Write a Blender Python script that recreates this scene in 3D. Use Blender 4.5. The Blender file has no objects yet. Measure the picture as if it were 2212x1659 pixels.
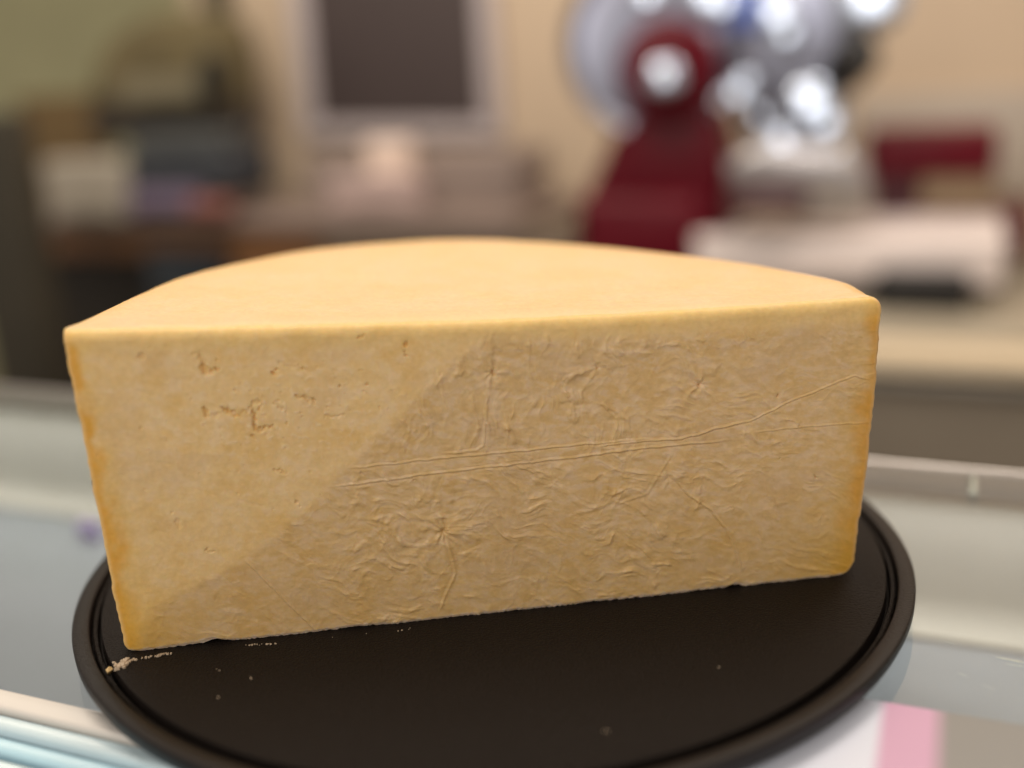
import bpy, bmesh, math, random
import numpy as np
from mathutils import Vector, Matrix
random.seed(4); rs = np.random.RandomState(11)
S = bpy.context.scene; COL = S.collection

# ------------------------------------------------------------------ camera
F, PITCH, ROLL, CH, CD, CX = 2300.6, .2921, -.0529, .2383, .5084, .0138
fw = np.array([0, math.cos(PITCH), -math.sin(PITCH)]); r0 = np.array([1., 0, 0]); u0 = np.cross(r0, fw)
rv = math.cos(ROLL)*r0 + math.sin(ROLL)*u0; uv_ = -math.sin(ROLL)*r0 + math.cos(ROLL)*u0
CAM = np.array([CX, -CD, CH])
cd = bpy.data.cameras.new('camera'); cam = bpy.data.objects.new('camera', cd); COL.objects.link(cam)
cam.matrix_world = Matrix(((rv[0], uv_[0], -fw[0], CAM[0]), (rv[1], uv_[1], -fw[1], CAM[1]), (rv[2], uv_[2], -fw[2], CAM[2]), (0, 0, 0, 1)))
cd.sensor_width = 36; cd.lens = 36*F/2212; cd.clip_start = .02; cd.clip_end = 60
cd.dof.use_dof = True; cd.dof.focus_distance = .470; cd.dof.aperture_fstop = 1.75; cd.dof.aperture_blades = 0
S.camera = cam
# ------------------------------------------------------------------ world, lamps, exposure
W = bpy.data.worlds.new('World'); S.world = W; W.use_nodes = True
bg = W.node_tree.nodes['Background']; bg.inputs[0].default_value = (1, .86, .72, 1); bg.inputs[1].default_value = .46
def area(name, loc, tgt, sx, sy, power, col):
    l = bpy.data.lights.new(name, 'AREA'); l.shape = 'RECTANGLE'; l.size = sx; l.size_y = sy; l.energy = power; l.color = col
    o = bpy.data.objects.new(name, l); COL.objects.link(o); o.location = loc
    o.rotation_euler = (Vector(tgt)-Vector(loc)).to_track_quat('-Z', 'Y').to_euler(); return o
area('overhead_light', (-.35, .35, 1.5), (0, 0, 0), 0.9, .5, 11.8, (1, .87, .75))
area('overhead_light', (-.9, 1.7, 2.0), (-.8, 2.9, -.1), 1.0, .7, 30, (1, .88, .72))  # added lamp to brighten the left background
area('overhead_light', (1.0, 1.3, 2.0), (1.0, 2.2, 0), 1.2, .8, 27, (1, .88, .76))  # added lamp to light the back wall
FRONT_LAMP = (-1.6, -2.6, 1.9)
dl = area('counter_fill', (.06, .16, -.024), (0, 0, -.14), 1.8, .02, .55, (1, .97, .93)); dl.rotation_euler = (math.radians(-25), 0, math.radians(-23))  # added strip under the back rail to brighten the counter interior
area('front_fill', FRONT_LAMP, (.2, 1.0, 0), 1.6, 1.3, 34, (1, .94, .88))  # added unseen lamp behind the camera, gives the metal its highlights
S.view_settings.view_transform = 'Standard'; S.view_settings.look = 'None'; S.view_settings.exposure = 0; S.view_settings.gamma = 1
S.cycles.max_bounces = 8

# ------------------------------------------------------------------ photo rays -> places
YAW = math.radians(-23); EV = np.array([math.cos(YAW), math.sin(YAW), 0]); NV = np.array([-math.sin(YAW), math.cos(YAW), 0])
def ray(px, py): return fw + (px-1106)/F*rv - (py-829.5)/F*uv_
def on_z(px, py, z): d = ray(px, py); return CAM + d*(z-CAM[2])/d[2]
def on_n(px, py, n):                                   # point on the upright plane parallel to the counter -> (e, z)
    d = ray(px, py); p = CAM + d*(n-CAM@NV)/(d@NV); return p@EV, p[2]
def proj(P):
    P = P-CAM; z = P@fw; return 1106+F*(P@rv)/z, 829.5-F*(P@uv_)/z
def wp(e, n, z): return e*EV + n*NV + np.array([0, 0, z])

# ------------------------------------------------------------------ helpers
def tag(o, label=None, cat=None, group=None, kind=None):
    if label: o['label'] = label
    if cat: o['category'] = cat
    if group: o['group'] = group
    if kind: o['kind'] = kind
    return o
def empty(name, loc, label, cat, group=None, rz=0):
    o = bpy.data.objects.new(name, None); COL.objects.link(o); o.location = loc; o.rotation_euler = (0, 0, rz); o.empty_display_size = .02
    return tag(o, label, cat, group)
def link(name, me, mat, parent=None, smooth=True):
    o = bpy.data.objects.new(name, me); COL.objects.link(o)
    if mat: me.materials.append(mat)
    if smooth: me.polygons.foreach_set('use_smooth', [True]*len(me.polygons))
    if parent:
        bpy.context.view_layer.update()
        o.parent = parent; o.matrix_parent_inverse = parent.matrix_world.inverted()
    return o
def from_bm(name, bm, mat, parent=None, smooth=True):
    bmesh.ops.recalc_face_normals(bm, faces=bm.faces)
    me = bpy.data.meshes.new(name); bm.to_mesh(me); bm.free()
    o = link(name, me, mat, parent, smooth)
    if smooth:
        try: me.set_sharp_from_angle(angle=math.radians(38))
        except Exception: pass
    return o
def fbox(name, e0, e1, n0, n1, z0, z1, mat, parent=None, bev=.004, seg=3):
    bm = bmesh.new(); vs = [bm.verts.new(wp(e, n, z)) for z in (z0, z1) for n in (n0, n1) for e in (e0, e1)]
    for f in ((0, 1, 3, 2), (4, 5, 7, 6), (0, 1, 5, 4), (2, 3, 7, 6), (0, 2, 6, 4), (1, 3, 7, 5)): bm.faces.new([vs[i] for i in f])
    if bev: bmesh.ops.bevel(bm, geom=bm.edges[:], offset=bev, segments=seg, affect='EDGES', profile=.5)
    return from_bm(name, bm, mat, parent)
def pbox(name, x0, y0, x1, y1, n, dep, mat, parent=None, bev=.006):     # box whose front lies on plane n, seen at these picture bounds
    xm, ym = (x0+x1)/2, (y0+y1)/2
    e0 = on_n(x0, ym, n)[0]; e1 = on_n(x1, ym, n)[0]; z0 = on_n(xm, y1, n)[1]; z1 = on_n(xm, y0, n)[1]
    return fbox(name, e0, e1, n, n+dep, z0, z1, mat, parent, bev)
def lathe(name, prof, loc, axis, mat, parent=None, seg=96):
    q = Vector(axis).normalized().to_track_quat('Z', 'Y'); bm = bmesh.new(); rings = []
    for r, z in prof:
        if r < 1e-6: rings.append([bm.verts.new(q @ Vector((0, 0, z))+Vector(loc))])
        else: rings.append([bm.verts.new(q @ Vector((r*math.cos(2*math.pi*i/seg), r*math.sin(2*math.pi*i/seg), z))+Vector(loc)) for i in range(seg)])
    for a, b in zip(rings, rings[1:]):
        for i in range(seg):
            j = (i+1) % seg
            if len(a) == 1 and len(b) == 1: continue
            if len(a) == 1: bm.faces.new((a[0], b[i], b[j]))
            elif len(b) == 1: bm.faces.new((a[i], b[0], a[j]))
            else: bm.faces.new((a[i], b[i], b[j], a[j]))
    return from_bm(name, bm, mat, parent)
def extr(name, pts, n, dep, mat, parent=None, bev=.01):                 # outline in picture points, standing on plane n, real depth
    bm = bmesh.new(); q = [on_n(x, y, n) for x, y in pts]
    a = [bm.verts.new(wp(e, n, z)) for e, z in q]; b = [bm.verts.new(wp(e, n+dep, z)) for e, z in q]
    bm.faces.new(a); bm.faces.new(b[::-1])
    for i in range(len(a)): j = (i+1) % len(a); bm.faces.new((a[i], a[j], b[j], b[i]))
    if bev:
        ed = [e for e in bm.edges if (e.verts[0] in a) == (e.verts[1] in a)]
        bmesh.ops.bevel(bm, geom=ed, offset=bev, segments=3, affect='EDGES', profile=.5)
    return from_bm(name, bm, mat, parent)
def mat(name, col, rough=.5, metal=0, spec=.5, noise=0, nscale=30, bump=0, bscale=200, coat=0):
    m = bpy.data.materials.new(name); m.use_nodes = True; nt = m.node_tree; b = nt.nodes['Principled BSDF']
    b.inputs['Base Color'].default_value = (*col, 1); b.inputs['Roughness'].default_value = rough; b.inputs['Metallic'].default_value = metal
    b.inputs['Specular IOR Level'].default_value = spec; b.inputs['Coat Weight'].default_value = coat
    g = nt.nodes.new('ShaderNodeNewGeometry')
    if noise:
        t = nt.nodes.new('ShaderNodeTexNoise'); t.inputs['Scale'].default_value = nscale; t.inputs['Detail'].default_value = 4
        nt.links.new(g.outputs['Position'], t.inputs['Vector'])
        r = nt.nodes.new('ShaderNodeMapRange'); r.inputs['From Min'].default_value = .25; r.inputs['From Max'].default_value = .75
        r.inputs['To Min'].default_value = 1-noise; r.inputs['To Max'].default_value = 1+noise; nt.links.new(t.outputs['Fac'], r.inputs['Value'])
        v = nt.nodes.new('ShaderNodeVectorMath'); v.operation = 'SCALE'; v.inputs[0].default_value = col; nt.links.new(r.outputs[0], v.inputs['Scale'])
        nt.links.new(v.outputs[0], b.inputs['Base Color'])
    if bump:
        t = nt.nodes.new('ShaderNodeTexNoise'); t.inputs['Scale'].default_value = bscale; t.inputs['Detail'].default_value = 3
        nt.links.new(g.outputs['Position'], t.inputs['Vector'])
        k = nt.nodes.new('ShaderNodeBump'); k.inputs['Distance'].default_value = bump; k.inputs['Strength'].default_value = 1
        nt.links.new(t.outputs['Fac'], k.inputs['Height']); nt.links.new(k.outputs[0], b.inputs['Normal'])
    return m

M_steel = mat('brushed_steel', (.46, .44, .40), .38, .9, noise=.08, nscale=8)
M_dark = mat('dark_rubber', (.012, .011, .011), .5)
M_wall = mat('beige_wall', (.60, .475, .35), .85, noise=.05, nscale=3)
M_green = mat('green_wall', (.40, .39, .235), .85, noise=.08, nscale=3)
M_chrome = mat('chrome', (.76, .82, .93), .12, 1)
M_polished = mat('polished_chrome', (.72, .82, 1.0), .24, 1)
M_satin = mat('satin_metal', (.36, .38, .48), .36, 1)
M_red = mat('red_enamel', (.115, .0015, .010), .4, 0, .25, noise=.15, nscale=6)
M_white = mat('white_enamel', (.86, .77, .75), .4, noise=.04, nscale=6)

# ================================================================== THE SETTING
NW = 2.75
fbox('wall', on_n(440, 300, NW)[0], 6, NW, NW+.12, -1.4, 2.4, M_wall, bev=0)['kind'] = 'structure'
fbox('wall', -5, on_n(520, 300, NW)[0]-.15, NW+.75, NW+.87, -1.4, 2.4, M_green, bev=0)['kind'] = 'structure'
fbox('floor', -5, 6, -2.5, NW+.9, -1.42, -1.40, mat('floor_tile', (.16, .13, .10), .5, noise=.1), bev=0)['kind'] = 'structure'

# ---- glass display counter
GZ = -.0125
cnt = empty('display_counter', wp(0, 0, -1.40), 'glass topped display counter with steel back rail under the black board', 'counter')
nB = .196; nF = -.173
g = bpy.data.materials.new('counter_glass'); g.use_nodes = True; nt = g.node_tree; nt.nodes.clear()
out = nt.nodes.new('ShaderNodeOutputMaterial'); mx = nt.nodes.new('ShaderNodeMixShader'); tr = nt.nodes.new('ShaderNodeBsdfTransparent'); gl = nt.nodes.new('ShaderNodeBsdfGlossy'); fr = nt.nodes.new('ShaderNodeFresnel')
tr.inputs[0].default_value = (.95, .97, .965, 1); gl.inputs['Roughness'].default_value = .035; gl.inputs[0].default_value = (1, 1, 1, 1); fr.inputs[0].default_value = 1.75
nt.links.new(fr.outputs[0], mx.inputs[0]); nt.links.new(tr.outputs[0], mx.inputs[1]); nt.links.new(gl.outputs[0], mx.inputs[2]); nt.links.new(mx.outputs[0], out.inputs[0])
bm = bmesh.new()
for z in (GZ,): bm.faces.new([bm.verts.new(wp(e, n, z)) for e, n in ((-1.3, nF), (1.3, nF), (1.3, nB), (-1.3, nB))])
bmesh.ops.solidify(bm, geom=bm.faces[:], thickness=.006)
for v in bm.verts: pass
gtop = from_bm('glass_top', bm, g, cnt, smooth=False)
zs = [v.co.z for v in gtop.data.vertices]
for v in gtop.data.vertices: v.co.z += GZ-max(zs)
fbox('back_rail', -1.3, 1.3, nB-.002, nB+.005, GZ-.02, GZ+.002, mat('rail_steel', (.62, .58, .55), .28, .9), cnt, .0035)
# cream lining and blue grey shelf: colours stand in for reflections on the glass
SZ = -.118; RV = .022
prof = [(nB-.001, GZ-.021)]+[(nB-.001-RV*(1-math.cos(t)), SZ+RV-RV*math.sin(t)) for t in np.linspace(0, math.pi/2, 14)]
def sheet(name, prof, m_, par, e0=-1.3, e1=1.3, th=.003):
    bm = bmesh.new(); a_ = [bm.verts.new(wp(e0, n, z)) for n, z in prof]; b_ = [bm.verts.new(wp(e1, n, z)) for n, z in prof]
    for i in range(len(prof)-1): bm.faces.new((a_[i], a_[i+1], b_[i+1], b_[i]))
    bmesh.ops.recalc_face_normals(bm, faces=bm.faces); bmesh.ops.solidify(bm, geom=bm.faces[:], thickness=th)
    return from_bm(name, bm, m_, par)
sheet('reflection_lining', prof, mat('warm_reflection', (.69, .675, .61), .55, noise=.05, nscale=9), cnt)['label'] = 'curved lining under the back rail, cream for the warm reflection in the glass'
fbox('shelf_panel', -1.3, 1.3, nF-.1, nB-.001-RV-.001, SZ-.01, SZ, mat('grey_shelf', (.34, .375, .415), .5, noise=.06, nscale=9), cnt, 0)['label'] = 'blue grey shelf under the glass, toned as its ceiling reflection'
fbox('back_panel', -1.3, 1.3, nB+.012, nB+.022, -1.39, GZ-.021, M_steel, cnt, 0)
pq = on_z(185, 1120, SZ+.02)
lt = fbox('glow_block', pq@EV-.012, pq@EV+.010, pq@NV, pq@NV+.006, SZ+.0005, SZ+.016, mat('lilac_glow', (.62, .52, .90), .4), None, .002)  # purple glow put in as a small lilac block
tag(lt, 'small lilac block added as the purple glow under the counter glass left of the cheese', 'tag')
fbox('front_panel', -1.3, 1.3, nF-.6, nF-.59, -1.39, -.45, M_steel, cnt, 0)
fbox('front_trim', -1.3, -.02, nF-.0125, nF-.0005, GZ-.012, GZ+.001, mat('white_trim', (.78, .75, .70), .4), cnt, .002)
fbox('front_edge_strip', -1.3, -.02, nF-.0215, nF-.0135, GZ-.014, GZ-.001, mat('pale_blue_acrylic', (.66, .83, .90), .25, noise=.06, nscale=20), cnt, .002)
fbox('front_edge_strip', -1.3, -.02, nF-.031, nF-.0225, GZ-.016, GZ-.004, mat('sky_blue_acrylic', (.50, .78, .92), .25, noise=.06, nscale=20), cnt, .002)
fbox('front_glass_bar', -1.3, -.02, nF-.040, nF-.032, GZ-.018, GZ-.006, mat('pale_glass_bar', (.68, .88, .93), .2), cnt, .002)
fbox('lower_shelf', -1.3, 1.3, nF-.59, nF-.045, -.22, -.20, mat('slate_shelf', (.09, .13, .17), .5, noise=.3, nscale=12), cnt, 0)
# small bar of glued acrylic at the back rail
c = on_z(2098, 1060, GZ)
fbox('glass_clip', c@EV-.0015, c@EV+.003, c@NV-.012, c@NV+.016, GZ+.0005, GZ+.004, mat('clear_clip', (.50, .54, .48), .2), cnt, .0015)
bm = bmesh.new()
for x0, y0, x1, y1, wd in ((2150, 1419, 2216, 1432, .0022), (2172, 1434, 2214, 1440, .0012), (2066, 1452, 2092, 1462, .0007), (2040, 1385, 2062, 1392, .0005), (2120, 1478, 2150, 1490, .0005)):
    p0 = on_z(x0, y0, GZ+.0003); p1 = on_z(x1, y1, GZ+.0003); d_ = (p1-p0)/np.linalg.norm(p1-p0); q_ = np.array([-d_[1], d_[0], 0]); ring = []
    for k in range(9): t = k/8; ring.append((p0+(p1-p0)*t, wd*math.sin(math.pi*(.04+.92*t))**.6*random.uniform(.6, 1)))
    vs = [bm.verts.new(c_+q_*h_*.5) for c_, h_ in ring]+[bm.verts.new(c_-q_*h_*.5) for c_, h_ in ring[::-1]]
    bm.faces.new(vs)
from_bm('dried_smear', bm, mat('dried_smear', (.50, .54, .49), .6), cnt, False)
# price card under the plate at the right
a = on_z(1836, 1500, GZ+.002); nc = a@NV
e0 = on_z(1600, 1650, GZ)@EV-.10; eE = on_z(2212, 1555, GZ)@EV+.12
m = bpy.data.materials.new('printed_card'); m.use_nodes = True; nt = m.node_tree; b = nt.nodes['Principled BSDF']; b.inputs['Roughness'].default_value = .35
gg = nt.nodes.new('ShaderNodeNewGeometry'); dt = nt.nodes.new('ShaderNodeVectorMath'); dt.operation = 'DOT_PRODUCT'; dt.inputs[1].default_value = tuple(EV)
nt.links.new(gg.outputs['Position'], dt.inputs[0]); rr = nt.nodes.new('ShaderNodeValToRGB'); mr = nt.nodes.new('ShaderNodeMapRange')
pe = [on_z(x, 1590, GZ)@EV for x in (1885, 1915, 2005, 2050)]
mr.inputs['From Min'].default_value = pe[0]-.01; mr.inputs['From Max'].default_value = pe[3]+.01; nt.links.new(dt.outputs['Value'], mr.inputs['Value']); nt.links.new(mr.outputs[0], rr.inputs[0])
span = pe[3]-pe[0]+.02; el = rr.color_ramp.elements; cs = [(.80, .85, .98, 1), (.70, .42, .60, 1), (.70, .42, .60, 1), (.29, .29, .28, 1)]
el[0].position = .01/span; el[0].color = cs[0]; el[1].position = 1-.01/span; el[1].color = cs[3]
for k in (1, 2): x = el.new((pe[k]-pe[0]+.01)/span); x.color = cs[k]
nt.links.new(rr.outputs[0], b.inputs['Base Color'])
card = fbox('shelf_card', e0, eE, nc-.16, nc, GZ+.0003, GZ+.0012, m, None, 0)
tag(card, 'white card with a pink stripe and grey end lying on the glass at lower right', 'card')

# ================================================================== BLACK BOARD (round serving plate)
RO, RI = .2063, .1935
M_plate = mat('black_moulded_plastic', (.0100, .0068, .0052), .50, 0, .15, bump=.0012, bscale=800)
pl = empty('serving_plate', (0, 0, GZ), 'round black plate with a grooved rim under the cheese', 'plate')
lathe('disc', [(0, 0), (RI-.0010, 0), (RI-.0002, -.0003), (RI, -.0010), (RI+.0001, -.0062), (RI+.0004, -.0070), (RI+.0012, -.0070), (RI+.0015, -.0040), (RI+.0020, -.0028), (RI+.0034, -.0024), (RI+.0040, -.0030), (RI+.0042, -.0062), (RI+.0052, -.0066)], (0, 0, 0), (0, 0, 1), M_plate, pl, 256)
lathe('rim', [(RI+.0048, -.0060), (RI+.0050, -.0010), (RI+.0054, -.0003), (RI+.0060, 0), (RO-.0010, .0001), (RO-.0004, -.0002), (RO-.0001, -.0008), (RO-.0002, -.0045), (RO-.0016, -.0080), (RO-.0070, -.0102), (RO-.03, -.0108), (0, -.0108)], (0, 0, 0), (0, 0, 1), mat('rim_plastic', (.0115, .0085, .0075), .42, 0, .24, bump=.0003, bscale=800), pl, 256)

# ================================================================== CHEESE
def perlin(X, Y, seed):
    r = np.random.RandomState(seed); G = r.rand(256, 256)*2*np.pi; gx, gy = np.cos(G), np.sin(G)
    xi = np.floor(X).astype(int); yi = np.floor(Y).astype(int); xf = X-xi; yf = Y-yi
    u = xf**3*(xf*(xf*6-15)+10); v = yf**3*(yf*(yf*6-15)+10)
    def d(i, j): a = (xi+i) & 255; b = (yi+j) & 255; return gx[a, b]*(xf-i)+gy[a, b]*(yf-j)
    return ((d(0, 0)*(1-u)+d(1, 0)*u)*(1-v)+(d(0, 1)*(1-u)+d(1, 1)*u)*v)*1.5
def fbm(X, Y, seed, o=4):
    s = 0; a = 1; t = 0
    for k in range(o): s = s+a*perlin(X*2**k, Y*2**k, seed+k*7); t += a; a *= .5
    return s/t*1.6
def sst(a, b, x): t = np.clip((x-a)/(b-a), 0, 1); return t*t*(3-2*t)
def pdist(X, Y, pts):                                   # distance, signed offset, position along polyline
    D = np.full(X.shape, 1e9); Sg = np.zeros(X.shape); T = np.zeros(X.shape); L = 0
    tot = sum(math.dist(a, b) for a, b in zip(pts, pts[1:]))
    for (x0, y0), (x1, y1) in zip(pts, pts[1:]):
        l = math.dist((x0, y0), (x1, y1)); dx, dy = (x1-x0)/l, (y1-y0)/l
        t = np.clip((X-x0)*dx+(Y-y0)*dy, 0, l); ex = X-x0-t*dx; ey = Y-y0-t*dy; d = np.hypot(ex, ey); s = dx*ey-dy*ex
        k = d < D; D[k] = d[k]; Sg[k] = s[k]; T[k] = (L+t[k])/tot; L += l
    return D, Sg, T

BL = np.array([-.1619, -.0932, 0]); BR = np.array([.1681, -.0567, 0]); TL = np.array([-.1648, -.0929, .1450]); TR = np.array([.1748, -.0600, .1332])
fn = np.cross(BR-BL, TL-BL); fn /= np.linalg.norm(fn)    # towards the camera
NU, NVV = 1150, 470
s = np.linspace(0, 1, NU)[None, :]; w = np.linspace(0, 1, NVV)[:, None]
w = w+0*s; s = s+0*w
lx = lambda a: a[None, None, :]
dipx = [0, .15, .32, .49, .66, .82, 1.0]; dipy = [0, .0012, .0022, .0032, .0030, .0018, 0]
base = lx(BL)*((1-s)*(1-w))[..., None]+lx(BR)*(s*(1-w))[..., None]+lx(TL)*((1-s)*w)[..., None]+lx(TR)*(s*w)[..., None]
base[..., 2] -= np.interp(s, dipx, dipy)*w
# right-hand outline bulges a little, corner at the bottom right is round
chord = (BR-BL)/np.linalg.norm(BR-BL)
zz = base[..., 2].copy()
bul = .0016*np.sin(np.pi*w)+.0010
rc = .0075; cor = np.where(zz < rc, rc-np.sqrt(np.maximum(rc*rc-(rc-zz)**2, 0)), 0)
rl = .004; corl = np.where(zz < rl, rl-np.sqrt(np.maximum(rl*rl-(rl-zz)**2, 0)), 0)
dt0 = zz[-1:, :]-zz; topz = .1332; rt = .0035; ct = np.where(w > 1-rt/.135, rt-np.sqrt(np.maximum(rt*rt-((w-(1-rt/.135))*.135)**2, 0)), 0)
edgen = perlin(w*38, w*0+3.3, 5)*.00035+perlin(w*11, w*0+1.3, 6)*.0005
ct2 = np.where(dt0 < .0055, .0055-np.sqrt(np.maximum(.0055**2-(.0055-dt0)**2, 0)), 0)
base += chord*((bul-cor-ct2*.6+edgen)*s - (-(corl)*1.0-edgen)*(1-s))[..., None]
X, Y = proj(base)

# film covered part of the cut, right of the slanting edge
bpts = [(1075, 700), (1050, 722), (985, 775), (930, 832), (880, 885), (800, 962), (745, 1012), (690, 1080), (600, 1150), (530, 1210), (420, 1265), (330, 1312), (285, 1420)]
D, Sg, T = pdist(X, Y, bpts)
wob = fbm(X/60, Y/60, 31)*7
xb = np.interp(Y, [q[1] for q in bpts], [q[0] for q in bpts])
film = sst(-14, 14, (X-xb)*.7+wob)
ytop = np.interp(X, [1040, 1200, 1500, 1900], [712, 722, 712, 690])
film *= sst(ytop-6, ytop+28, Y+wob)
H = np.zeros(X.shape)
H += fbm(X/150, Y/150, 2)*.30                            # soft unevenness of the knife cut, in mm
H += fbm(X/26, Y/26, 3, 4)*.10*(1-film) + fbm(X/9, Y/6, 9, 2)*.022
for k in range(26):                                      # faint drag marks of the wire
    x0 = rs.uniform(200, 900); y0 = rs.uniform(800, 1250); L_ = rs.uniform(15, 60)
    d, sg, t = pdist(X[::1], Y, [(x0, y0), (x0+L_, y0+L_*rs.uniform(.1, .5))]); H += -.10*np.exp(-(d/2.5)**2)*(1-film)
# wrinkles of the film
wx = fbm(X/110, Y/110, 21, 2)*32; wy = fbm(X/110, Y/110, 22, 2)*32
A_ = fbm((X+wx)/24, (Y+wy)/80, 41, 3); B_ = fbm((X+wx)*.94/62+(Y+wy)*.34/62, (-(X+wx)*.34+(Y+wy)*.94)/20, 42, 3)
E_ = fbm((X*.7-Y*.7+wx)/58, (X*.7+Y*.7+wy)/19, 44, 3); G_ = perlin((X+wx)/52, (Y+wy)/26, 45)
vert = sst(1010, 930, Y)*sst(1480, 1330, X)
amp = np.interp(X, [300, 500, 800, 1000, 1500, 1650, 1900], [.22, .40, .90, 1.05, 1.0, .7, .5])*(.6+.8*sst(-.3, .5, fbm(X/130, Y/110, 51)))
soft = lambda q, k=.20: k*np.log1p(np.exp(np.clip(q/k, -20, 20)))
brk = .60+.6*sst(-.2, .45, fbm(X/38, Y/30, 58, 2)); rg = np.exp(-(G_/.13)**2)*sst(-.05, .35, fbm(X/60, Y/60, 56, 2))
wr = vert*(soft(A_)*1.25+.25*soft(E_))+(1-vert)*(soft(B_)*.80+soft(E_)*.45*sst(-.2, .4, fbm(X/90, Y/90, 55, 2)))+rg*.13
H += film*amp*(wr*brk+fbm(X/15, Y/10, 61, 2)*.06)
# puckers where the film is sucked into a hole
for cx_, cy_, A, R, k, ph in ((1066, 806, .5, 46, 7, .4), (1290, 792, .45, 45, 6, 1.2), (1512, 832, .6, 48, 7, 2.0), (958, 1150, .75, 62, 8, .3), (1325, 905, .25, 30, 5, .5), (1232, 868, .25, 30, 5, 1.5), (1445, 1032, .4, 40, 6, .8), (1680, 858, .2, 18, 4, 0)):
    dx = X-cx_; dy = Y-cy_; r = np.hypot(dx, dy)+1e-6; th = np.arctan2(dy, dx)
    tw = th+.45*fbm(X/45, Y/45, int(cx_), 2); H += A*np.exp(-r/R)*(1-np.exp(-(r/10)**2))*1.9*(.5*np.cos(2*tw+ph)+.45*np.cos(3*tw+2.1*ph)+.4*np.cos(k*tw+ph))*.8
    H -= A*2.3*np.exp(-(r/7.0)**2)
def crease(pts, a, wd=2.6, fade=True, off=3.2):
    global H
    d, sg, t = pdist(X+fbm(X/40, Y/40, 71)*2, Y+fbm(X/40, Y/40, 72)*2, pts)
    f = (sst(0, .08, t)*sst(1, .9, t) if fade else 1)*sst(wd*7, 0, d)
    H += a*f*(np.exp(-(sg/wd)**2)-.55*np.exp(-((sg-off)/wd)**2)-.25*np.exp(-((sg+off)/wd)**2))
crease([(745, 1012), (900, 995), (1090, 976), (1250, 960), (1400, 947), (1450, 950)], .55, 2.4)
crease([(700, 1054), (830, 1036), (1000, 1014), (1090, 1004), (1250, 986), (1400, 966), (1500, 957), (1600, 949)], .6, 2.8)
crease([(1290, 962), (1400, 951), (1470, 948), (1545, 926), (1625, 907)], .75, 2.6)
crease([(1600, 918), (1700, 870), (1800, 828), (1845, 812), (1885, 821)], .42, 2.0)
crease([(1625, 935), (1700, 925), (1780, 918), (1880, 912)], .26, 1.8)
crease([(1455, 1033), (1490, 1070), (1535, 1100), (1570, 1145), (1592, 1195), (1604, 1245)], .60, 3.0)
crease([(527, 1208), (560, 1240), (610, 1290), (655, 1335), (690, 1370)], .55, 2.6)
crease([(962, 1160), (975, 1200), (984, 1238), (962, 1285), (948, 1325)], .55, 4)
crease([(1053, 850), (1050, 900), (1043, 962), (1030, 972), (950, 980)], .45, 3)
crease([(945, 795), (958, 860), (978, 893)], .45, 4)
crease([(1085, 870), (1098, 930), (1092, 968)], .35, 4)
crease([(1300, 870), (1340, 895), (1360, 912)], .6, 5)
crease([(1455, 745), (1495, 800), (1510, 828)], .35, 5)
crease([(1330, 1090), (1400, 1065), (1440, 1000), (1452, 975)], .35, 4)
crease([(1445, 1190), (1490, 1195), (1498, 1225)], .4, 5)
crease([(1240, 1110), (1290, 1098), (1350, 1070)], .4, 5)
crease([(870, 980), (885, 940), (888, 900)], .3, 4)
crease([(1505, 705), (1530, 740), (1512, 775)], .25, 5)
# pits and cracks of the paste, left half
pit = np.zeros(X.shape)
def blob(cx_, cy_, rx, ry, a, ang=0):
    global pit
    dx = X-cx_+fbm(X/14, Y/14, 81, 2)*4; dy = Y-cy_+fbm(X/14, Y/14, 82, 2)*4; c_, s_ = math.cos(ang), math.sin(ang)
    pit = np.maximum(pit, a*sst(1.25, .45, np.hypot((dx*c_+dy*s_)/rx, (-dx*s_+dy*c_)/ry)))
for q in ((305, 770, 9, 7, .5, 0), (441, 797, 8, 14, 1, -.5), (455, 806, 8, 6, .9, 0), (467, 795, 7, 4, .8, .3), (422, 765, 8, 3, .35, 0), (597, 798, 4, 4, .8, 0), (591, 808, 5, 4, .9, 0), (653, 797, 4, 5, .6, 0),
          (877, 745, 5, 5, .9, 0), (876, 758, 3, 4, .5, 0), (878, 768, 5, 4, .7, 0), (732, 833, 3, 3, .8, 0), (780, 801, 3, 2, .4, 0), (793, 830, 5, 3, .7, 0), (784, 848, 3, 2, .4, 0), (508, 842, 4, 3, .4, 0),
          (779, 729, 9, 3, .5, -.4), (677, 872, 3, 3, .5, 0), (648, 892, 4, 3, .4, 0), (708, 878, 3, 2, .4, 0), (303, 924, 6, 4, .3, 0), (385, 1130, 7, 12, .35, -.4), (372, 1105, 4, 3, .2, 0), (1680, 856, 4, 4, .5, 0), (1760, 1030, 2.5, 2.5, .6, 0), (1685, 988, 2.5, 2, .4, 0),
          (1065, 806, 4, 6, .7, 0), (1512, 836, 5, 4, .6, 0), (1290, 795, 3, 4, .5, 0)): blob(*q)
def crack(pts, a, wd):
    global pit
    d, sg, t = pdist(X+fbm(X/10, Y/10, 91, 3)*6, Y+fbm(X/10, Y/10, 92, 3)*6, pts)
    pit = np.maximum(pit, a*np.exp(-(d/(wd*(.6+.7*np.sin(t*3.1))))**2))
crack([(440, 880), (446, 895), (448, 900)], .8, 3.5); crack([(478, 878), (492, 889), (508, 895), (520, 899)], .95, 3.5); crack([(450, 900), (478, 895)], .35, 3)
crack([(520, 892), (540, 882), (553, 868), (566, 872), (556, 888)], .5, 2.2); crack([(545, 885), (549, 905), (550, 928)], 1, 3.2); crack([(550, 930), (570, 925), (590, 922)], .8, 2.6)
crack([(640, 855), (660, 858), (672, 866), (682, 864)], .8, 3); crack([(590, 870), (612, 885), (622, 893)], .4, 2.2); crack([(700, 897), (725, 902), (740, 896)], .35, 2.5)
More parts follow.
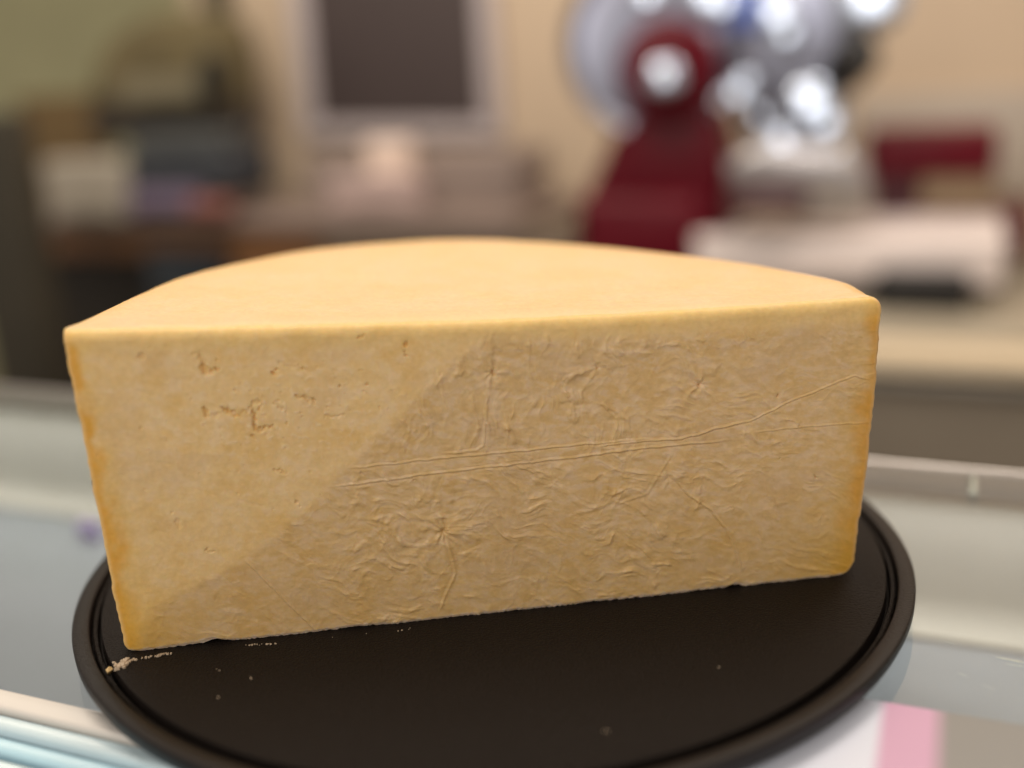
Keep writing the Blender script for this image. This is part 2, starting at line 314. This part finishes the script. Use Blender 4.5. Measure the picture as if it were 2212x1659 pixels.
crack([(425, 765), (440, 780), (436, 792)], .5, 2.5); crack([(598, 780), (620, 790), (650, 795), (672, 805)], .3, 2.0); crack([(545, 940), (552, 948)], .6, 2.5)
crack([(590, 1015), (620, 1022)], .4, 2); crack([(636, 1080), (648, 1092)], .35, 2); crack([(445, 1190), (460, 1193)], .35, 2.4)
for k in range(110):
    x0 = rs.normal(560, 170); y0 = rs.normal(880, 120)
    if x0 < 200 or y0 < 740: continue
    blob(x0, y0, rs.uniform(1.5, 3.2), rs.uniform(1.2, 2.4), rs.uniform(.15, .5))
H -= pit*1.6
# ragged little flakes
fl = sst(.32, .55, fbm(X/16, Y/13, 101, 4))*np.exp(-(((X-600)/260)**2+((Y-880)/130)**2)); H += fl*.16
# top edge rounding: the last 3.2 mm curve back into the top
hz = base[..., 2]; Ztop = hz[-1:, :]; dt_ = Ztop-hz; rE = .0050+.0014*fbm(X/120, Y*0, 111)
back = np.where(dt_ < rE, rE-np.sqrt(np.maximum(rE*rE-(rE-dt_)**2, 0)), 0)
bb_ = .0012; back += np.where(hz < bb_, (bb_-hz)*.5, 0)
side = np.minimum(s, 1-s)*.338; rS = .0016; back += np.where(side < rS, rS-np.sqrt(np.maximum(rS*rS-(rS-side)**2, 0)), 0)
ed = sst(0, .004, dt_)*sst(0, .003, side)
Pf = base+fn*((H*.001*ed-back))[..., None]
# ragged lower edge
lowe = np.interp(X[0], [260, 440, 462, 478, 500, 540, 1560, 1572, 1592, 1610, 1850], [0, 0, 1.7, 1.5, .4, 0, 0, 1.5, 1.2, 0, 0])*.001+np.abs(fbm(X[0]/22, X[0]*0, 121, 3))*.0007+np.maximum(0, fbm(X[0]/120, X[0]*0, 131, 2))*.0008
Pf[..., 2] += lowe[None, :]*sst(.012, 0, hz)

# colour of the paste: orange rind at the sides, yellow under the top, marbling, painted film haze
def L(*c): return np.array([((x/255)/12.92 if x/255 <= .04045 else ((x/255+.055)/1.055)**2.4) for x in c])
ivory = np.array([.90, .645, .315]); gold = np.array([.81, .51, .15]); orange = np.array([.84, .43, .055]); yell = np.array([.86, .55, .13]); pale = np.array([.93, .70, .43])
Cc = np.ones(X.shape+(3,))*ivory
def mixc(c, f): 
    global Cc
    f = np.clip(f, 0, 1)[..., None]; Cc = Cc*(1-f)+c*f
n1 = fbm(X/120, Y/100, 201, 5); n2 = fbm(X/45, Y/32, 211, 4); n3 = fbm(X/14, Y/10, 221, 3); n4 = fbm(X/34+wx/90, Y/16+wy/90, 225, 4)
mixc(gold, .32*sst(-.1, .6, n1)+.22*sst(.0, .6, n2)); mixc(pale, .50*sst(.05, .55, -n2)+.18*sst(.1, .6, n3))
mixc(pale, .60*film*sst(.05, .45, n4)); mixc(np.array([.80, .54, .22]), .50*film*sst(.0, .5, -n4)); mixc(np.array([.76, .54, .30]), .35*sst(.1, .6, fbm(X/200, Y/120, 231, 3)))  # film haze: lighter and darker wrinkle tone put into the colour
yy = hz/.14
mixc(gold, .40*sst(.55, 0, yy)*(.7+.5*n1))
wl = side+.004*fbm(X/60, Y/60, 241, 3)
lf = np.where(s < .5, 1., 1.); 
rindw = np.where(s < .5, .0095+.007*sst(.9, .0, yy), .011+.010*sst(.9, .1, yy))
mixc(yell, .5*sst(rindw*1.5, 0, wl)); mixc(orange, .88*sst(rindw*.75, .001, wl))
mixc(np.array([.88, .62, .22]), .65*sst(.0125, .001, dt_+.003*n2)); 
mixc(np.array([.83, .50, .07]), .55*sst(.055, .0, np.hypot(side*1.1, hz*1.2)))
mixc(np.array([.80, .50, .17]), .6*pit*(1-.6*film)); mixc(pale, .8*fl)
mixc(np.array([.90, .58, .24]), .75*sst(.0028, .0006, side)); mixc(np.array([.90, .74, .58]), .85*sst(.0020, .0002, hz+.0008*n3))
Cc *= (1-.13*film)[..., None]; Cc = Cc*(1+.02*n3[..., None])
Cc *= np.array([1, .985, 1.0])**(film[..., None])

def grid_mesh(name, P, cols=None, extra=None, flip=False):
    nv, nu = P.shape[:2]; me = bpy.data.meshes.new(name)
    me.vertices.add(nv*nu); me.vertices.foreach_set('co', P.reshape(-1).astype(np.float32))
    i = (np.arange(nv-1)[:, None]*nu+np.arange(nu-1)[None, :]).reshape(-1)
    q = np.stack([i, i+1, i+nu+1, i+nu], 1)
    if flip: q = q[:, ::-1]
    nf = len(q); me.loops.add(nf*4); me.polygons.add(nf)
    me.polygons.foreach_set('loop_start', np.arange(nf)*4); me.polygons.foreach_set('loop_total', np.full(nf, 4)); me.loops.foreach_set('vertex_index', q.reshape(-1))
    me.update(calc_edges=True)
    if cols is not None:
        a = me.color_attributes.new('tint', 'FLOAT_COLOR', 'POINT'); c = np.ones((nv*nu, 4), np.float32); c[:, :3] = cols.reshape(-1, 3)
        if extra is not None: c[:, 3] = extra.reshape(-1)
        a.data.foreach_set('color', c.reshape(-1))
    me.validate(); return me

def cheese_mat(name, fine, rough, sss, filmy):
    m = bpy.data.materials.new(name); m.use_nodes = True; nt = m.node_tree; b = nt.nodes['Principled BSDF']
    at = nt.nodes.new('ShaderNodeAttribute'); at.attribute_name = 'tint'
    g = nt.nodes.new('ShaderNodeNewGeometry')
    t = nt.nodes.new('ShaderNodeTexNoise'); t.inputs['Scale'].default_value = 420; t.inputs['Detail'].default_value = 4; nt.links.new(g.outputs['Position'], t.inputs['Vector'])
    mr = nt.nodes.new('ShaderNodeMapRange'); mr.inputs['From Min'].default_value = .3; mr.inputs['From Max'].default_value = .7; mr.inputs['To Min'].default_value = .955; mr.inputs['To Max'].default_value = 1.045; nt.links.new(t.outputs['Fac'], mr.inputs['Value'])
    v = nt.nodes.new('ShaderNodeVectorMath'); v.operation = 'SCALE'; nt.links.new(at.outputs['Color'], v.inputs[0]); nt.links.new(mr.outputs[0], v.inputs['Scale']); nt.links.new(v.outputs[0], b.inputs['Base Color'])
    b.inputs['Roughness'].default_value = rough; b.inputs['Specular IOR Level'].default_value = .35
    b.inputs['Subsurface Weight'].default_value = sss; b.inputs['Subsurface Radius'].default_value = (1, .55, .2); b.inputs['Subsurface Scale'].default_value = .0035
    k = nt.nodes.new('ShaderNodeBump'); k.inputs['Distance'].default_value = fine
    t2 = nt.nodes.new('ShaderNodeTexNoise'); t2.inputs['Scale'].default_value = 650; t2.inputs['Detail'].default_value = 3; nt.links.new(g.outputs['Position'], t2.inputs['Vector'])
    nt.links.new(t2.outputs['Fac'], k.inputs['Height']); nt.links.new(k.outputs[0], b.inputs['Normal'])
    if filmy:
        mm = nt.nodes.new('ShaderNodeMath'); mm.operation = 'MULTIPLY'; mm.inputs[1].default_value = .30; nt.links.new(at.outputs['Alpha'], mm.inputs[0]); nt.links.new(mm.outputs[0], b.inputs['Coat Weight'])
        b.inputs['Coat Roughness'].default_value = .28
    return m
M_cut = cheese_mat('cheese_paste', .00012, .5, .25, True); M_rind = cheese_mat('cheese_rind', .00012, .42, .25, False)
ch = empty('cheese_half_wheel', (0, -.05, 0), 'half wheel of pale yellow hard cheese standing on the round black plate', 'cheese')
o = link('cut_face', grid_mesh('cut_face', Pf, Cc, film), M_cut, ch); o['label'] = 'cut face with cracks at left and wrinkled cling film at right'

# rind: wall round the back, rounded shoulder, top
arcpx = [(1908, 652), (1903, 641), (1884, 627), (1850, 613), (1800, 600), (1740, 589), (1640, 571), (1530, 555), (1400, 540), (1275, 528), (1150, 520), (1075, 516), (1010, 515), (940, 516), (870, 520), (760, 528), (640, 542), (530, 563), (430, 585), (360, 607), (300, 632), (245, 656), (200, 678), (160, 698), (140, 708), (131, 716)]
def ztop(x): return np.interp(x, [TL[0], TR[0]], [TL[2], TR[2]])
arc = []
for x, y in arcpx:
    z = .139
    for _ in range(6): p = on_z(x, y, z); z = float(ztop(p[0]))
    arc.append(p)
arc = np.array(arc); print('ARC', arc.round(4).tolist()); arc[:, 0] = np.clip(arc[:, 0], TL[0]-.012, TR[0]+.0002); arc[0, :2] = TR[:2]; arc[-1, :2] = TL[:2]+[.0005, 0]
dd = np.r_[0, np.cumsum(np.hypot(*np.diff(arc[:, :2], axis=0).T))]; dd /= dd[-1]
NA = 520; tt = np.linspace(0, 1, NA)
# Catmull-Rom through the traced points
def cr(t):
    o_ = []
    for q in t:
        i = min(max(np.searchsorted(dd, q)-1, 0), len(dd)-2); u = (q-dd[i])/(dd[i+1]-dd[i])
        p0 = arc[max(i-1, 0)]; p1 = arc[i]; p2 = arc[i+1]; p3 = arc[min(i+2, len(arc)-1)]
        m1 = (p2-p0)/(dd[min(i+1, len(dd)-1)]-dd[max(i-1, 0)]+1e-9)*(dd[i+1]-dd[i]); m2 = (p3-p1)/(dd[min(i+2, len(dd)-1)]-dd[i]+1e-9)*(dd[i+1]-dd[i])
        o_.append((2*u**3-3*u*u+1)*p1+(u**3-2*u*u+u)*m1+(-2*u**3+3*u*u)*p2+(u**3-u*u)*m2)
    return np.array(o_)
A = cr(tt); 
for _ in range(25): A[2:-2, :2] = (A[1:-3, :2]+A[3:-1, :2]+2*A[2:-2, :2])/4
wav = fbm(tt*40, tt*0+2, 301, 3)*.0004+fbm(tt*9, tt*0+5, 302, 2)*.0006; 
T_ = np.gradient(A[:, :2], axis=0); T_ /= np.linalg.norm(T_, axis=1)[:, None]; Nn = np.stack([T_[:, 1], -T_[:, 0]], 1)
cen = np.array([0, .0]); sgn = np.sign(((A[:, :2]-cen)*Nn).sum(1)); Nn *= sgn[:, None]
endf = np.clip(np.minimum(tt, 1-tt)/.02, 0, 1)
A[:, :2] += Nn*(wav*endf)[:, None]
Fe = Pf[-1][::-1]                                         # right to left along the front top edge
ft = np.linspace(0, 1, NU); Fx = np.stack([np.interp(tt, ft, Fe[:, k]) for k in range(3)], 1)
rows = []; zt = ztop(A[:, 0]); rs_ = .0038
def edge_xy(col, z):
    zc = Pf[:, col, 2]; o_ = np.argsort(zc); return np.array([np.interp(z, zc[o_], Pf[o_, col, k]) for k in (0, 1)])
def add_row(q, z):
    kr = np.exp(-tt/.07)[:, None]; kl = np.exp(-(1-tt)/.04)[:, None]
    q = q+(edge_xy(NU-1, z[0])-q[0])*kr+(edge_xy(0, z[-1])-q[-1])*kl; rows.append(np.c_[q, z])
for zf in np.r_[np.linspace(0, 1, 16)**1.6*.12, np.linspace(.16, .93, 24)]:
    z = zf*zt; inset = np.where(z < .0075, .0075-np.sqrt(np.maximum(.0075**2-(.0075-z)**2, 0)), 0)
    add_row(A[:, :2]-Nn*(inset*endf)[:, None], z)
for a in np.linspace(0, 1, 12)*math.pi/2:
    rr_ = rs_+(.0055-rs_)*np.exp(-tt/.03); z = zt-rr_*(1-math.sin(a)); z[0] = min(z[0], Pf[-1, -1, 2]); z[-1] = min(z[-1], Pf[-1, 0, 2])
    add_row(A[:, :2]-Nn*((rr_*(1-math.cos(a)))*endf)[:, None], z)
last = rows[-1].copy(); NT = 230
for j in range(1, NT+1):
    f = j/NT; q = last*(1-f)+Fx*f; rows.append(q)
R = np.array(rows)
k0 = len(rows)-NT
xx, yy2 = R[..., 0]*1000, R[..., 1]*1000
hh = fbm(xx/34, yy2/34, 401, 3)*.00040+fbm(xx/7, yy2/5, 402, 3)*.00010+fbm(xx/3.2+fbm(xx/20, yy2/20, 405), yy2/2.0, 403, 3)*.00010*sst(-.1, .4, fbm(xx/60, yy2/40, 404, 2))
scr = np.zeros(xx.shape)
for k in range(55):                                        # shallow drag marks and nicks of the rind on top
    x0, y0 = rs.uniform(-120, 130), rs.uniform(-70, 40); a = rs.uniform(-.9, .9); l = rs.uniform(4, 20)
    d, sg, t = pdist(xx[k0:], yy2[k0:], [(x0, y0), (x0+l*math.cos(a), y0+l*math.sin(a)*.7)]); scr[k0:] += (-.00014)*np.exp(-(d/.5)**2)+.00010*np.exp(-((d-.9)/.6)**2)
msk = np.zeros(xx.shape); jj = np.arange(NT)/NT; msk[k0:] = (sst(0, .04, jj)*sst(1, .975, jj))[:, None]; msk *= np.clip(np.minimum(tt, 1-tt)/.03, 0, 1)[None, :]
R[..., 2] += (hh+scr)*msk
Rc = np.ones(xx.shape+(3,))*np.array([.87, .63, .345])
def mr_(c, f):
    global Rc
    f = np.clip(f, 0, 1)[..., None]; Rc = Rc*(1-f)+np.array(c)*f
m1 = fbm(xx/30, yy2/30, 411, 4); m2 = fbm(xx/9, yy2/6, 421, 3)
mr_((.88, .65, .40), .45*sst(-.1, .6, m1)+.3*sst(.1, .6, m2)); mr_((.86, .57, .25), .25*sst(0, .6, -m1)+.2*sst(.1, .6, -m2))
J = np.zeros(xx.shape); J[:k0] = 1; J[k0:] = np.exp(-(jj*1.0)/.09)[:, None]
mr_((.86, .52, .19), .6*J); J2 = np.zeros(xx.shape); J2[k0:] = sst(.93, .995, jj)[:, None]; mr_((.90, .70, .38), .7*J2)
fr_ = np.zeros(xx.shape); fr_[:k0] = np.exp(-np.minimum(tt, 1-tt)/.03)[None, :]; mr_((.89, .56, .22), .8*fr_)
link('rind', grid_mesh('rind', R, Rc, None, False), M_rind, ch)
ob = COL.objects[-1] if False else None

# ---- crumbs
M_crumb = mat('crumb', (.58, .46, .33), .7)
def crumb(bm, p, r):
    n0 = len(bm.verts); bmesh.ops.create_icosphere(bm, subdivisions=1, radius=r, matrix=Matrix.Translation(Vector(p)))
    bm.verts.ensure_lookup_table()
    for v in bm.verts[n0:]: v.co += Vector((random.gauss(0, r*.25), random.gauss(0, r*.25), random.gauss(0, r*.12)))
bm = bmesh.new()
def along(pts, n, sp, r0_, r1_):
    for k in range(n):
        i = random.randrange(len(pts)-1); t = random.random(); x = pts[i][0]*(1-t)+pts[i+1][0]*t+random.gauss(0, sp); y = pts[i][1]*(1-t)+pts[i+1][1]*t+random.gauss(0, sp*.5)
        r = random.uniform(r0_, r1_); p = on_z(x, y, r*.5); crumb(bm, p, r)
along([(252, 1441), (276, 1429)], 40, 5, .0004, .0013); along([(272, 1430), (290, 1425), (340, 1416), (368, 1411)], 60, 1.7, .00025, .0006)
along([(240, 1430), (268, 1440)], 12, 3, .0003, .0006); along([(530, 1394), (600, 1390)], 16, 1.5, .00022, .0005); along([(690, 1378), (880, 1360)], 5, 1.5, .0002, .0004)
for x, y in ((472, 1448), (541, 1465), (471, 1508), (884, 1357), (1553, 1441), (1310, 1580), ):
    for k in range(2): p = on_z(x+random.gauss(0, 1.5), y+random.gauss(0, 1), .0001); crumb(bm, p, random.uniform(.00018, .00038))
st = from_bm('cheese_crumbs', bm, M_crumb, None, False); tag(st, 'tiny pale crumbs scattered on the black plate along the cut face', 'crumbs', None, 'stuff')
bm = bmesh.new(); crumb(bm, on_z(237, 1448, -.0018), .0017)
tag(from_bm('cheese_crumb', bm, mat('yellow_crumb', (.62, .44, .20), .6), None), 'largest yellow crumb fallen in the plate groove left of the cheese', 'crumb')

# ================================================================== BACK COUNTER
BZ = -.30
nb = 1.545
bc = empty('back_counter', wp(0, nb, -1.40), 'beige topped back counter along the wall, behind the cheese', 'counter')
M_top = mat('beige_laminate', (.37, .325, .25), .45, noise=.06, nscale=4)
fbox('countertop', -.12, 3.5, nb+.11, NW, BZ-.04, BZ, M_top, bc, .004)
fbox('front_edge', -.12, 3.5, nb, nb+.108, BZ-.05, BZ-.004, mat('cream_edge', (.68, .56, .39), .35), bc, .018)
fbox('front_panel', -.12, 3.5, nb+.06, nb+.08, -1.40, BZ-.052, mat('taupe_panel', (.35, .305, .245), .45, noise=.12, nscale=3), bc, 0)
fbox('panel_rail', -.12, 3.5, nb+.03, nb+.058, BZ-.085, BZ-.062, M_steel, bc, .006)

# ================================================================== SLICER
def facing(px, py, n, extra=None):
    e, z = on_n(px, py, n); P = wp(e, n, z); v = (Vector(CAM)-Vector(P)).normalized()
    if extra is not None: v = (v+(Vector(extra)-Vector(P)).normalized()).normalized()
    return P, v
sl = empty('meat_slicer', wp(1.0, 2.0, BZ), 'red and chrome slicing machine on the back counter', 'slicer')
ns = 1.95
nfo = on_z(1990, 673, BZ)@NV
pbox('base', 1495, 512, 2172, 614, nfo+.035, .40, M_white, sl, .011)
pbox('lower_body', 1240, 425, 1515, 600, 1.90, .30, M_red, sl, .03)
extr('column', [(1242, 540), (1255, 440), (1285, 370), (1335, 310), (1372, 240), (1500, 225), (1545, 260), (1560, 340), (1572, 430), (1560, 500), (1500, 545)], 1.93, .22, M_red, sl, .02)
P, v = facing(1445, 150, 1.93); 
lathe('blade_housing', [(0, .06), (.085, .06), (.105, .045), (.11, 0), (.11, -.1), (0, -.1)], P, v, M_red, sl, 64)
P, v = facing(1437, 168, 1.86, FRONT_LAMP)
lathe('hub_cap', [(0, .012), (.022, .010), (.036, .003), (.040, -.01), (.04, -.03), (0, -.03)], P, v, M_polished, sl, 48)
P, v = facing(1420, 95, 2.12)
lathe('blade', [(0, 0), (.14, .002), (.192, -.004), (.205, .004), (.212, 0), (.205, -.012), (0, -.012)], P, v+Vector((.1, 0, .12)), M_satin, sl, 96)
lathe('blade_guard', [(.200, -.02), (.218, -.02), (.222, .0), (.216, .016), (.206, .01), (.200, -.02)], P, v+Vector((.1, 0, .12)), mat('guard_metal', (.36, .33, .35), .45, .8), sl, 96)
pbox('blue_label', 1560, -40, 1650, 62, 1.99, .02, mat('blue_enamel', (.12, .20, .62), .4), sl, .004)
pbox('carriage_bracket', 1480, 60, 1560, 130, 2.0, .05, mat('grey_violet', (.42, .40, .50), .4, .5), sl, .01)
extr('carriage', [(1560, -60), (1800, -60), (1830, 60), (1825, 200), (1790, 330), (1700, 350), (1610, 300), (1570, 200)], 2.02, .10, M_satin, sl, .02)
extr('receiving_tray', [(1565, 350), (1640, 310), (1800, 320), (1865, 360), (1880, 420), (1850, 455), (1640, 420), (1570, 400)], 1.90, .12, mat('tray_metal', (.62, .60, .62), .35, .8), sl, .02)
pbox('tray_support', 1700, 410, 1880, 475, 1.90, .12, mat('support_metal', (.5, .44, .40), .4, .6), sl, .02)
pbox('rail_bracket', 1560, 415, 1740, 462, 1.85, .1, mat('maroon_rail', (.06, .012, .014), .4), sl, .012)
for px, py, r in ((1752, 222, 58), (1782, 262, 52), (1688, 306, 34), (1592, 200, 30), (1612, 176, 22), (1678, 30, 44), (1700, 74, 30), (1530, -8, 46), (1562, 6, 36), (1400, -12, 36), (1882, -6, 86), (1845, 22, 40), (1640, 250, 18), (1815, 330, 20), (1480, 60, 20)):  # chrome discs added for the highlight blobs, turned towards the front lamp
    P, v = facing(px, py, 1.93, FRONT_LAMP); R_ = r/2300*2.35*.78
    lathe('highlight_disc', [(0, R_*.10), (R_*.5, R_*.075), (R_*.85, R_*.02), (R_, -R_*.08), (R_, -R_*.5), (0, -R_*.5)], P, v, M_polished, sl, 48)
P, v = facing(1842, 130, 1.93)
lathe('handle', [(0, .05), (.035, .045), (.048, .02), (.045, -.05), (.03, -.08), (0, -.08)], P, v+Vector((.5, 0, .6)), M_dark, sl, 48)
pbox('arm', 1830, -60, 1880, 110, 1.97, .05, M_satin, sl, .015)
P, v = facing(1990, 640, 1.79)
e, z = on_n(1990, 650, 1.78)
fe0 = on_n(1885, 640, nfo)[0]; fe1 = on_n(2096, 640, nfo)[0]; zt_ = on_n(1990, 619, nfo+.035)[1]
fbox('foot', fe0, fe1, nfo-.012, nfo+.10, BZ+.001, on_n(1990, 592, nfo-.012)[1], M_dark, sl, .014, 5)
pb = [on_n(x, 600, nfo)[0] for x in (1560, 1640)]
fbox('foot', pb[0], pb[1], nfo, nfo+.12, BZ+.001, zt_, M_dark, sl, .01, 4)

# red case right of the slicer
rc_ = empty('red_case', wp(on_n(2010, 380, 2.2)[0], 2.3, BZ), 'low case with a red lid and beige front at the right of the slicer', 'case')
pbox('lid', 1868, 282, 2156, 384, 2.22, .2, M_red, rc_, .012)
pbox('case_front', 1985, 373, 2150, 452, 2.23, .18, mat('beige_front', (.28, .20, .12), .6), rc_, .006)
pbox('case_side', 1872, 373, 1984, 560, 2.23, .18, mat('dark_maroon', (.06, .006, .012), .5), rc_, .006)
pbox('case_base', 1985, 453, 2235, 560, 2.23, .18, mat('maroon_base', (.12, .03, .03), .5), rc_, .006)
gp = pbox('splash_panel', 1850, 200, 2330, 420, NW-.03, .025, mat('grey_panel', (.46, .40, .34), .5), None, .003)
tag(gp, 'pale grey panel fixed low on the beige wall at the right', 'panel')

# ================================================================== WALL BOARD
bd = empty('chalkboard', wp(on_n(860, 120, NW)[0], NW-.03, on_n(860, 260, NW)[1]), 'dark board in a pale lilac frame hanging on the beige wall', 'board')
def quadp(name, pts, n, dep, m_, par, bev=.003): return extr(name, pts, n, dep, m_, par, bev)
quadp('board_surface', [(655, -120), (1018, -120), (1040, 262), (686, 262)], NW-.03, .02, mat('board_black', (.062, .045, .045), .7, noise=.05, nscale=6), bd)
M_frame = mat('lilac_frame', (.50, .445, .46), .5)
quadp('frame_side', [(612, -120), (654, -120), (685, 262), (652, 296)], NW-.04, .035, M_frame, bd); quadp('frame_side', [(1019, -120), (1054, -120), (1082, 296), (1041, 262)], NW-.04, .035, M_frame, bd)
quadp('frame_bottom', [(686, 263), (1040, 263), (1081, 298), (653, 298)], NW-.04, .035, M_frame, bd)

# ================================================================== LEFT: desk with things on it
dk = empty('side_table', wp(on_n(600, 500, 2.2)[0], 2.3, -1.4), 'brown wooden table below the wall board, left of the slicer', 'table')
M_wood = mat('brown_wood', (.19, .085, .03), .5, noise=.25, nscale=5)
M_mauve = mat('mauve_top', (.24, .18, .155), .5, noise=.1, nscale=4)
pbox('tabletop', 70, 465, 1120, 500, 2.10, .5, M_mauve, dk, .01)
pbox('table_front', 60, 502, 720, 560, 2.14, .05, M_wood, dk, .006)
pbox('drawer', 500, 480, 690, 640, 2.12, .02, M_wood, dk, .006)['label'] = 'lighter orange brown drawer front'
pbox('table_panel', 700, 480, 1240, 700, 2.13, .04, mat('grey_brown_panel', (.22, .165, .12), .6), dk, .006)
pbox('table_shade_panel', 40, 561, 700, 900, 2.20, .05, mat('black_brown', (.020, .016, .012), .7, noise=.3, nscale=8), dk, 0)  # near-black panel standing in for the shade under the table
b_ = pbox('storage_bin', 318, 545, 480, 700, 2.10, .08, mat('navy_plastic', (.018, .026, .035), .4), None, .02)
tag(b_, 'dark navy bin under the wooden table at left', 'bin')
b_ = pbox('upright_post', -60, 245, 66, 960, 1.55, .10, mat('dark_olive', (.038, .032, .020), .6, noise=.2, nscale=5), None, .02)
tag(b_, 'dark olive upright post at the far left edge', 'post')
pbox('low_cupboard', 660, 330, 1120, 464, 2.30, .25, mat('taupe_cupboard', (.27, .21, .185), .6, noise=.1, nscale=5), None, .01)
tag(COL.objects[-1] if False else bpy.data.objects['low_cupboard'], 'taupe low cupboard below the lilac framed board', 'cupboard')
b_ = pbox('paper_box', 785, 305, 878, 402, 2.22, .07, mat('pink_white_card', (.80, .63, .54), .6), None, .014)
tag(b_, 'small pinkish white box standing below the wall board', 'box')
b_ = pbox('napkin_stack', 700, 380, 905, 462, 2.18, .07, mat('mauve_paper', (.44, .33, .31), .7), None, .02)
tag(b_, 'mauve pink napkin stack in front of the pinkish white box', 'napkins')
b_ = pbox('white_carton', 92, 345, 262, 478, 2.06, .12, mat('off_white_card', (.40, .36, .30), .6), None, .02)
tag(b_, 'off white carton on the left end of the wooden table', 'carton')
pr = empty('printer', wp(on_n(390, 350, 2.1)[0], 2.15, on_n(390, 420, 2.1)[1]), 'dark blue grey printer beside the off white carton', 'printer')
pbox('printer_body', 270, 330, 500, 418, 2.10, .2, mat('blue_black', (.035, .04, .05), .5), pr, .015)
pbox('printer_lid', 275, 285, 470, 329, 2.14, .18, mat('blue_grey', (.075, .08, .08), .5), pr, .012)
b_ = pbox('folded_cloth', 272, 412, 420, 462, 2.06, .07, mat('purple_cloth', (.17, .13, .20), .8), None, .015)
tag(b_, 'folded purple cloth in front of the dark printer', 'cloth')
b_ = pbox('folded_cloth', 400, 432, 490, 466, 2.05, .05, mat('red_cloth', (.28, .10, .08), .8), None, .012)
tag(b_, 'folded reddish cloth right of the purple cloth', 'cloth')
b_ = pbox('shelf_crate', 195, 225, 480, 300, 2.35, .2, mat('dark_crate', (.04, .03, .022), .7, noise=.3, nscale=6), None, .01)
tag(b_, 'very dark crate under the khaki bag at left', 'crate')
b_ = extr('khaki_bag', [(185, 232), (195, 150), (230, 80), (300, 38), (390, 20), (450, 40), (478, 120), (484, 232)], 2.40, .22, mat('khaki_canvas', (.145, .115, .055), .8, noise=.35, nscale=7), None, .04)
tag(b_, 'rounded khaki canvas bag standing on the dark crate', 'bag')
b_ = pbox('box_file', 250, 165, 440, 228, 2.30, .08, mat('khaki_grey', (.19, .165, .105), .7), None, .012)
tag(b_, 'khaki grey box file in front of the khaki bag', 'box file')
b_ = pbox('wood_panel', 55, 205, 230, 470, 2.45, .05, mat('ochre_wood', (.15, .095, .035), .6), None, .006)
tag(b_, 'ochre brown wood panel behind the off white carton', 'panel')
b_ = pbox('door_frame', 455, -120, 500, 420, NW-.06, .05, mat('dark_green_frame', (.05, .045, .022), .6), None, .006)
tag(b_, 'dark green door frame between the green and the beige wall', 'door frame')
P_, z_ = on_n(440, 170, 2.3)
lv = lathe('dark_jar', [(0, -.06), (.045, -.06), (.05, -.04), (.05, .03), (.03, .05), (.03, .065), (0, .065)], wp(*on_n(462, 165, 2.28)[:1], 2.28, on_n(462, 165, 2.28)[1]), (0, 0, 1), mat('dark_glass', (.02, .017, .01), .3), None, 40)
tag(lv, 'small dark jar at the right side of the khaki bag', 'jar')
